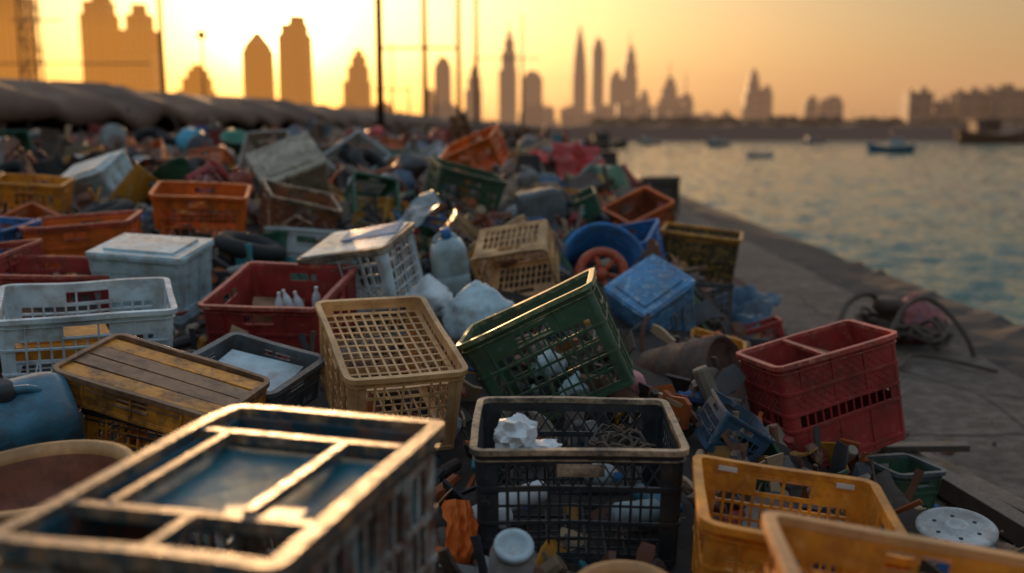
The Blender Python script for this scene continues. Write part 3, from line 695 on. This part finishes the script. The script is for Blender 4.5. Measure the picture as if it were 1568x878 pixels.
def boat(name,x,y,L,col,cabin,rot=0,dark=False):
    bm=bmesh.new(); n=14; rows=[]
    for i in range(n+1):
        t=i/n; b=L*.16*(sin(pi*min(1,.12+t*.95))**.6 if t<.97 else .12); sh=.12*L*(1+.6*abs(t-.45)**2*4)
        xx=(t-.5)*L
        rows.append([bm.verts.new(p) for p in[(xx,-b,sh),(xx*.96,-b*.75,sh*.35),(xx*.9,0,-.1*L*.3),(xx*.96,b*.75,sh*.35),(xx,b,sh)]])
    for A,B in zip(rows,rows[1:]):
        for k in range(4): bm.faces.new((A[k],A[k+1],B[k+1],B[k]))
        bm.faces.new((A[0],A[4],B[4],B[0]))
    bm.faces.new(rows[0]); bm.faces.new(rows[-1])
    if cabin:
        box(bm,(-L*.12,0,L*.21),(L*.32,L*.2,L*.14),1); box(bm,(-L*.12,0,L*.29),(L*.38,L*.24,L*.02),1); box(bm,(-L*.08,-L*.101,L*.225),(L*.2,.02,L*.06),2)
        tube(bm,[(0,0,L*.2),(0,0,L*.55)],L*.008,6,2)
        tube(bm,[(L*.3,0,L*.1),(L*.3,0,L*.3)],L*.008,6,2)
    return finish(bm,name,[simple(name+'_hull',col,.4),simple(name+'_cabin',(.5,.5,.48) if not dark else (.08,.06,.05),.5),dark_glass],(x,y,-1),(0,0,rot))
dark_glass=simple('dark_window',(.02,.02,.025),.1)
boat('small_boat',24.5,99,2.8,(.4,.42,.43),False,10)
boat('fishing_boat',46,122,5.6,(.03,.16,.28),True,160)
boat('wooden_dhow',98,205,16,(.05,.03,.025),True,5,True); boat('wooden_dhow',117,208,15,(.05,.03,.025),True,175,True)
boat('fishing_boat',6.7,74,6,(.03,.06,.09),True,80,True); boat('fishing_boat',5.6,58,4.8,(.05,.04,.04),True,85,True)
boat('fishing_boat',14,150,7,(.05,.04,.04),True,10,True)
boat('small_boat',26,190,5,(.25,.26,.26),True,20); boat('small_boat',60,200,5,(.2,.2,.22),True,0)
boat('small_boat',35,170,5,(.2,.2,.22),True,30)
boat('small_boat',4.8,13.5,2.4,(.1,.16,.22),False,88)

# ------------------------------------------------------------------ rubbish heap
heapE=bpy.data.objects.new('rubbish_heap',None); COL.objects.link(heapE)
bm=bmesh.new(); setup_heap_mesh(bm)
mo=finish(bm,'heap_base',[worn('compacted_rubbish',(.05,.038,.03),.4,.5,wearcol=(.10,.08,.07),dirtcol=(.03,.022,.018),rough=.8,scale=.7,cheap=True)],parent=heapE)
PAL=[((.42,.43,.42),4),((.32,.25,.18),8),((.13,.085,.06),20),((.045,.045,.05),15),((.4,.035,.03),6),((.6,.13,.02),6),((.03,.14,.34),3),((.05,.3,.36),2),((.04,.13,.07),3),((.65,.28,.03),5),((.26,.10,.05),18),((.5,.32,.18),8)]
pc=[c for c,w in PAL for _ in range(w)]
random.seed(11)
verts=[];faces=[];cols=[]
ico=bmesh.new(); bmesh.ops.create_icosphere(ico,subdivisions=2,radius=1); IV=[v.co.copy() for v in ico.verts]; IF=[[v.index for v in f.verts] for f in ico.faces]; ico.free()
def additem(x,y,z,s):
    R=Euler([random.uniform(0,6.3) for _ in range(3)]).to_matrix(); b0=len(verts); c=random.choice(pc); k=random.uniform(.6,1.15); c=(c[0]*k,c[1]*k,c[2]*k,1)
    t=random.random(); o=Vector((x,y,z))
    if t<.5:
        a,b_,h=s*random.uniform(.5,1.4),s*random.uniform(.2,.8),s*random.uniform(.03,.12)
        if random.random()<.3: a*=1.6;b_*=.25
        bend=random.uniform(-.3,.3)*s; nx=4
        for i in range(nx+1):
            u=i/nx*2-1
            for (yy,zz) in((-1,-1),(1,-1),(1,1),(-1,1)): verts.append(o+R@Vector((u*a,yy*b_*(1+.15*sin(u*4)),zz*h+bend*u*u)))
        for i in range(nx):
            q=b0+4*i
            for k2 in range(4): faces.append((q+k2,q+(k2+1)%4,q+4+(k2+1)%4,q+4+k2))
        faces.append((b0,b0+1,b0+2,b0+3)); e=b0+4*nx; faces.append((e,e+1,e+2,e+3)); nv=4*(nx+1)
    elif t<.74:
        sx,sy,sz=random.uniform(.5,1.1)*s,random.uniform(.4,.9)*s,random.uniform(.3,.7)*s; sd=Vector((random.random()*99,random.random()*99,0))
        for v in IV:
            kk=.7+.6*abs(noise.noise(v*2.3+sd))+.25*noise.noise(v*6+sd); verts.append(o+R@Vector((v.x*sx*kk,v.y*sy*kk,v.z*sz*kk)))
        for f in IF: faces.append(tuple(b0+i for i in f))
        nv=len(IV)
    else:
        prof=[(.02,-1),(.3,-1),(.34,-.9),(.34,.3),(.3,.5),(.13,.75),(.12,.95),(.14,.96),(.14,1.05),(.02,1.05)]
        for r,h in prof:
            for i in range(10): verts.append(o+R@Vector((r*s*cos(i*.6283),r*s*sin(i*.6283),h*s)))
        for j in range(len(prof)-1):
            for i in range(10): faces.append((b0+j*10+i,b0+j*10+(i+1)%10,b0+(j+1)*10+(i+1)%10,b0+(j+1)*10+i))
        nv=10*len(prof)
    cols.extend([c]*nv)
def herotop(x,y):
    for hx,hy,hr,hz in HERO:
        if (x-hx)**2+(y-hy)**2<hr*hr: return hz
    return None
cnt=0
while cnt<5200:
    x=random.uniform(-4.5,2.2); y=random.uniform(.9,9.5)
    s=random.uniform(.03,.10)*(1 if y<5 else 1.3); z=heap(x,y)+random.uniform(-.03,.06)
    if x>1.7+.027*y: 
        if random.random()<.8: continue
        s*=.5; z=max(0,heap(x,y))+s*.2
    if (x-1.53)**2+(y-3.26)**2<.26**2: s*=.4; z=min(z,.14)
    ht=herotop(x,y)
    if ht is not None: z=min(z,ht-.36)
    additem(x,y,z,s); cnt+=1
for _ in range(90):
    x=random.uniform(1.9,2.8); y=random.uniform(3,12); additem(x,y,.006,random.uniform(.005,.018))
for _ in range(5200):
    y=9+55*random.random()**1.3; x=random.uniform(-10.5+.06*y,1.9+.025*y); additem(x,y,heap(x,y)+random.uniform(-.05,.18),random.uniform(.08,.3))
me=bpy.data.meshes.new('small_rubbish'); me.from_pydata([tuple(v) for v in verts],[],faces)
ca=me.color_attributes.new('Col','FLOAT_COLOR','POINT')
ca.data.foreach_set('color',[q for c in cols for q in c])
me.materials.append(M['attr']); so=bpy.data.objects.new('small_rubbish',me); COL.objects.link(so); so.parent=heapE
lib=[]
def L_(bm,name,mats,warp=.01,smooth=False):
    o=finish(bm,name,mats,(0,0,0),(0,0,0),warp,0,smooth,link=False); lib.append(o.data); return o.data
OB=M['obj']
c1=L_(crate(.58,.40,.30,rows=LATT,nl=9,nw=6,ribs=False),'crate_a',[OB,OB])
c2=L_(crate(.55,.42,.26,rows=SOLID,nl=7,nw=5),'crate_b',[OB,OB])
c3=L_(crate(.5,.36,.34,rows=GRID,nl=8,nw=6,ribs=False),'crate_c',[OB,OB])
bm=bmesh.new(); vjug(bm,.24,.17,.32); jg=L_(bm,'jug',[OB,OB])
bm=bmesh.new(); lathe(bm,[(.0001,-.17),(.12,-.17),(.15,.17),(.16,.17),(.16,.18),(.145,.18),(.115,-.16),(.0001,-.16)],28); bk=L_(bm,'bucket',[OB])
bg=[L_(bagmesh(.22,40+i,.6,3),'sack',[OB]) for i in range(3)]
bm=bmesh.new(); lathe(bm,[(.24+.08*cos(a),.075*sin(a)) for a in [2*pi*k/10 for k in range(10)]],28,closed=True); ty=L_(bm,'tyre',[M['rubber']])
bm=bmesh.new(); box(bm,(0,0,0),(1.1,.12,.025)); box(bm,(0,.14,.003),(1.1,.11,.025)); box(bm,(.4,.07,-.03),(.08,.3,.03)); box(bm,(-.4,.07,-.03),(.08,.3,.03)); pl=L_(bm,'planks',[M['wood']])
bm=bmesh.new(); 
nn=14; V=[[bm.verts.new(((i/nn-.5)*.7,(j/nn-.5)*.5,.09*noise.noise(Vector((i*.35,j*.35,1)))+.03*sin(i*1.3))) for i in range(nn+1)] for j in range(nn+1)]
for j in range(nn):
    for i in range(nn): bm.faces.new((V[j][i],V[j][i+1],V[j+1][i+1],V[j+1][i]))
shd=L_(bm,'sheet',[OB])
CR=[((.42,.035,.03),5),((.7,.14,.02),5),((.7,.3,.03),3),((.03,.15,.38),2),((.03,.13,.07),3),((.46,.5,.5),4),((.58,.37,.19),4),((.05,.05,.055),3),((.3,.08,.04),4)]
crc=[c for c,w in CR for _ in range(w)]
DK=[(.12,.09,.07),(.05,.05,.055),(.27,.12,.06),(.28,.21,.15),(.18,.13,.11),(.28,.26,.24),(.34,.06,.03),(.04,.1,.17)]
kinds=[c1,c1,c1,c2,c2,c2,c3,c3,jg,bk,bg[0],bg[1],bg[2],ty,ty,pl,shd]
def inst(x,y,z,s,me=None,col=None,rot=None):
    me=me or random.choice(kinds); o=bpy.data.objects.new(me.name,me); COL.objects.link(o); o.parent=heapE
    o.location=(x,y,z); o.rotation_euler=rot or (random.gauss(0,.45),random.gauss(0,.45),random.uniform(0,6.3)); o.scale=(s,s,s)
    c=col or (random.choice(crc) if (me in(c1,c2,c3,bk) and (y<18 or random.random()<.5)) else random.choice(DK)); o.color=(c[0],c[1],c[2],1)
random.seed(21)
pts=[]
for _ in range(2600):
    if len(pts)>=240: break
    x=random.uniform(-4.6,1.9); y=random.uniform(2.2,10)
    if x>1.3+.027*y or (y<3.2 and x>-.9): continue
    if any((x-a)**2+(y-b)**2<.1 for a,b in pts): continue
    ht=herotop(x,y)
    near=min([sqrt((x-a)**2+(y-b)**2)-r for a,b,r,_ in HERO])
    z=heap(x,y)+.12
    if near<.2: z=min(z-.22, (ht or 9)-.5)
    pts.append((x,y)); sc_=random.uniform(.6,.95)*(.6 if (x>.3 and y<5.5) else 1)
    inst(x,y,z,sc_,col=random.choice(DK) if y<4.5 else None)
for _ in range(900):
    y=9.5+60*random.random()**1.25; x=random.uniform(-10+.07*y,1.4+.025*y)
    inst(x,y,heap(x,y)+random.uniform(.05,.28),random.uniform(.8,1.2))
for x,y,z,me,c in [(-4.1,13,1.45,bg[0],(.05,.4,.58)),(-3.3,12,1.35,bk,(.05,.35,.22)),(-2.6,19.5,1.5,bg[1],(.65,.03,.03)),(.35,11.5,1.3,shd,(.65,.03,.02)),(.75,10.8,1.2,shd,(.6,.03,.02)),(.2,12.5,1.3,c2,(.5,.3,.15)),(1.0,10.2,1.1,bg[2],(.07,.18,.09)),
    (-1.55,10,1.35,c1,(.5,.52,.5)),(-3.6,9.0,1.3,shd,(.3,.3,.3)),(-2.3,9.2,1.35,c1,(.4,.35,.3)),(-.7,6.6,.98,shd,(.4,.45,.47)),(-1.2,6.2,.95,c2,(.45,.47,.47)),(-5.6,14,1.3,bg[1],(.12,.08,.06)),(.55,9.0,1.05,c2,(.55,.04,.03)),(-.1,10.6,1.25,c3,(.5,.3,.1))]:
    inst(x,y,z,1.1,me,c)

# ------------------------------------------------------------------ haze: two air volumes over harbour and city; scattered dusk light added as emission
def haze(name,x0,x1,col,dens,st=1):
    bm=bmesh.new(); box(bm,((x0+x1)/2,1050,48),(x1-x0,1800,104))
    hz=bpy.data.materials.new(name+'_air'); n,l=nt(hz)
    out=n.new('ShaderNodeOutputMaterial'); ab=n.new('ShaderNodeVolumeAbsorption'); ab.inputs['Color'].default_value=(0,0,0,1); ab.inputs['Density'].default_value=dens
    em=n.new('ShaderNodeEmission'); em.inputs['Color'].default_value=(*col,1); em.inputs['Strength'].default_value=dens*st
    ad=n.new('ShaderNodeAddShader'); l.new(ab.outputs[0],ad.inputs[0]); l.new(em.outputs[0],ad.inputs[1]); l.new(ad.outputs[0],out.inputs['Volume'])
    finish(bm,name,[hz])
haze('haze',-1500,-61,(1.0,.36,.04),.0005,1.35)
haze('haze',-59,1500,(.68,.36,.19),.00045,1.05)

# ------------------------------------------------------------------ world + sun
w=bpy.data.worlds.new('World'); scene.world=w; w.use_nodes=True; n=w.node_tree.nodes; l=w.node_tree.links
for x in list(n): n.remove(x)
out=n.new('ShaderNodeOutputWorld'); bg_=n.new('ShaderNodeBackground'); l.new(bg_.outputs[0],out.inputs[0])
sky=n.new('ShaderNodeTexSky'); sky.sky_type='NISHITA'; sky.sun_disc=False; sky.sun_elevation=SUN_EL; sky.sun_rotation=SUN_AZ; sky.air_density=1.3; sky.dust_density=3; sky.ozone_density=1.5
bg_.inputs['Strength'].default_value=.125
tc=n.new('ShaderNodeTexCoord')
sd=Vector((sin(SUN_AZ)*cos(SUN_EL),cos(SUN_AZ)*cos(SUN_EL),sin(SUN_EL)))
dt=n.new('ShaderNodeVectorMath'); dt.operation='DOT_PRODUCT'; nm=n.new('ShaderNodeVectorMath'); nm.operation='NORMALIZE'; l.new(tc.outputs['Generated'],nm.inputs[0]); l.new(nm.outputs[0],dt.inputs[0]); dt.inputs[1].default_value=sd
mx=n.new('ShaderNodeMath'); mx.operation='MAXIMUM'; mx.inputs[1].default_value=0; l.new(dt.outputs['Value'],mx.inputs[0])
hsv=n.new('ShaderNodeHueSaturation'); hsv.inputs['Saturation'].default_value=.92; hsv.inputs['Value'].default_value=.8; l.new(sky.outputs[0],hsv.inputs['Color'])
cur=hsv.outputs[0]
def addterm(fac,c):
    global cur
    s=n.new('ShaderNodeVectorMath'); s.operation='SCALE'; s.inputs[0].default_value=c; l.new(fac,s.inputs['Scale'])
    a=n.new('ShaderNodeVectorMath'); a.operation='ADD'; l.new(cur,a.inputs[0]); l.new(s.outputs[0],a.inputs[1]); cur=a.outputs[0]
for pw,c in((1100,(80,66,34)),(170,(15,8.5,1.2)),(16,(3.4,1.3,.04)),(2.5,(1.0,.42,.10))):
    p=n.new('ShaderNodeMath'); p.operation='POWER'; p.inputs[1].default_value=pw; l.new(mx.outputs[0],p.inputs[0]); addterm(p.outputs[0],c)
sp=n.new('ShaderNodeSeparateXYZ'); l.new(nm.outputs[0],sp.inputs[0])
mr=n.new('ShaderNodeMapRange'); mr.interpolation_type='SMOOTHSTEP'; mr.inputs['From Min'].default_value=.1; mr.inputs['From Max'].default_value=.7; l.new(sp.outputs[2],mr.inputs['Value']); addterm(mr.outputs[0],(1.9,2.4,3.0))
l.new(cur,bg_.inputs['Color'])
sl=bpy.data.lights.new('sun','SUN'); sl.energy=5; sl.angle=radians(.6); sl.color=(1,.56,.25)
so=bpy.data.objects.new('sun',sl); COL.objects.link(so); so.rotation_euler=(-sd).to_track_quat('-Z','Y').to_euler()

# ------------------------------------------------------------------ camera
cam=bpy.data.cameras.new('camera'); co=bpy.data.objects.new('camera',cam); COL.objects.link(co); scene.camera=co
co.location=(0,0,1.6); co.rotation_euler=(radians(90-8.9),0,0)
cam.lens=35; cam.sensor_width=36; cam.clip_start=.05; cam.clip_end=8000
cam.dof.use_dof=True; cam.dof.focus_distance=3.3; cam.dof.aperture_fstop=1.25
scene.view_settings.view_transform='Standard'; scene.view_settings.look='None'; scene.view_settings.exposure=0
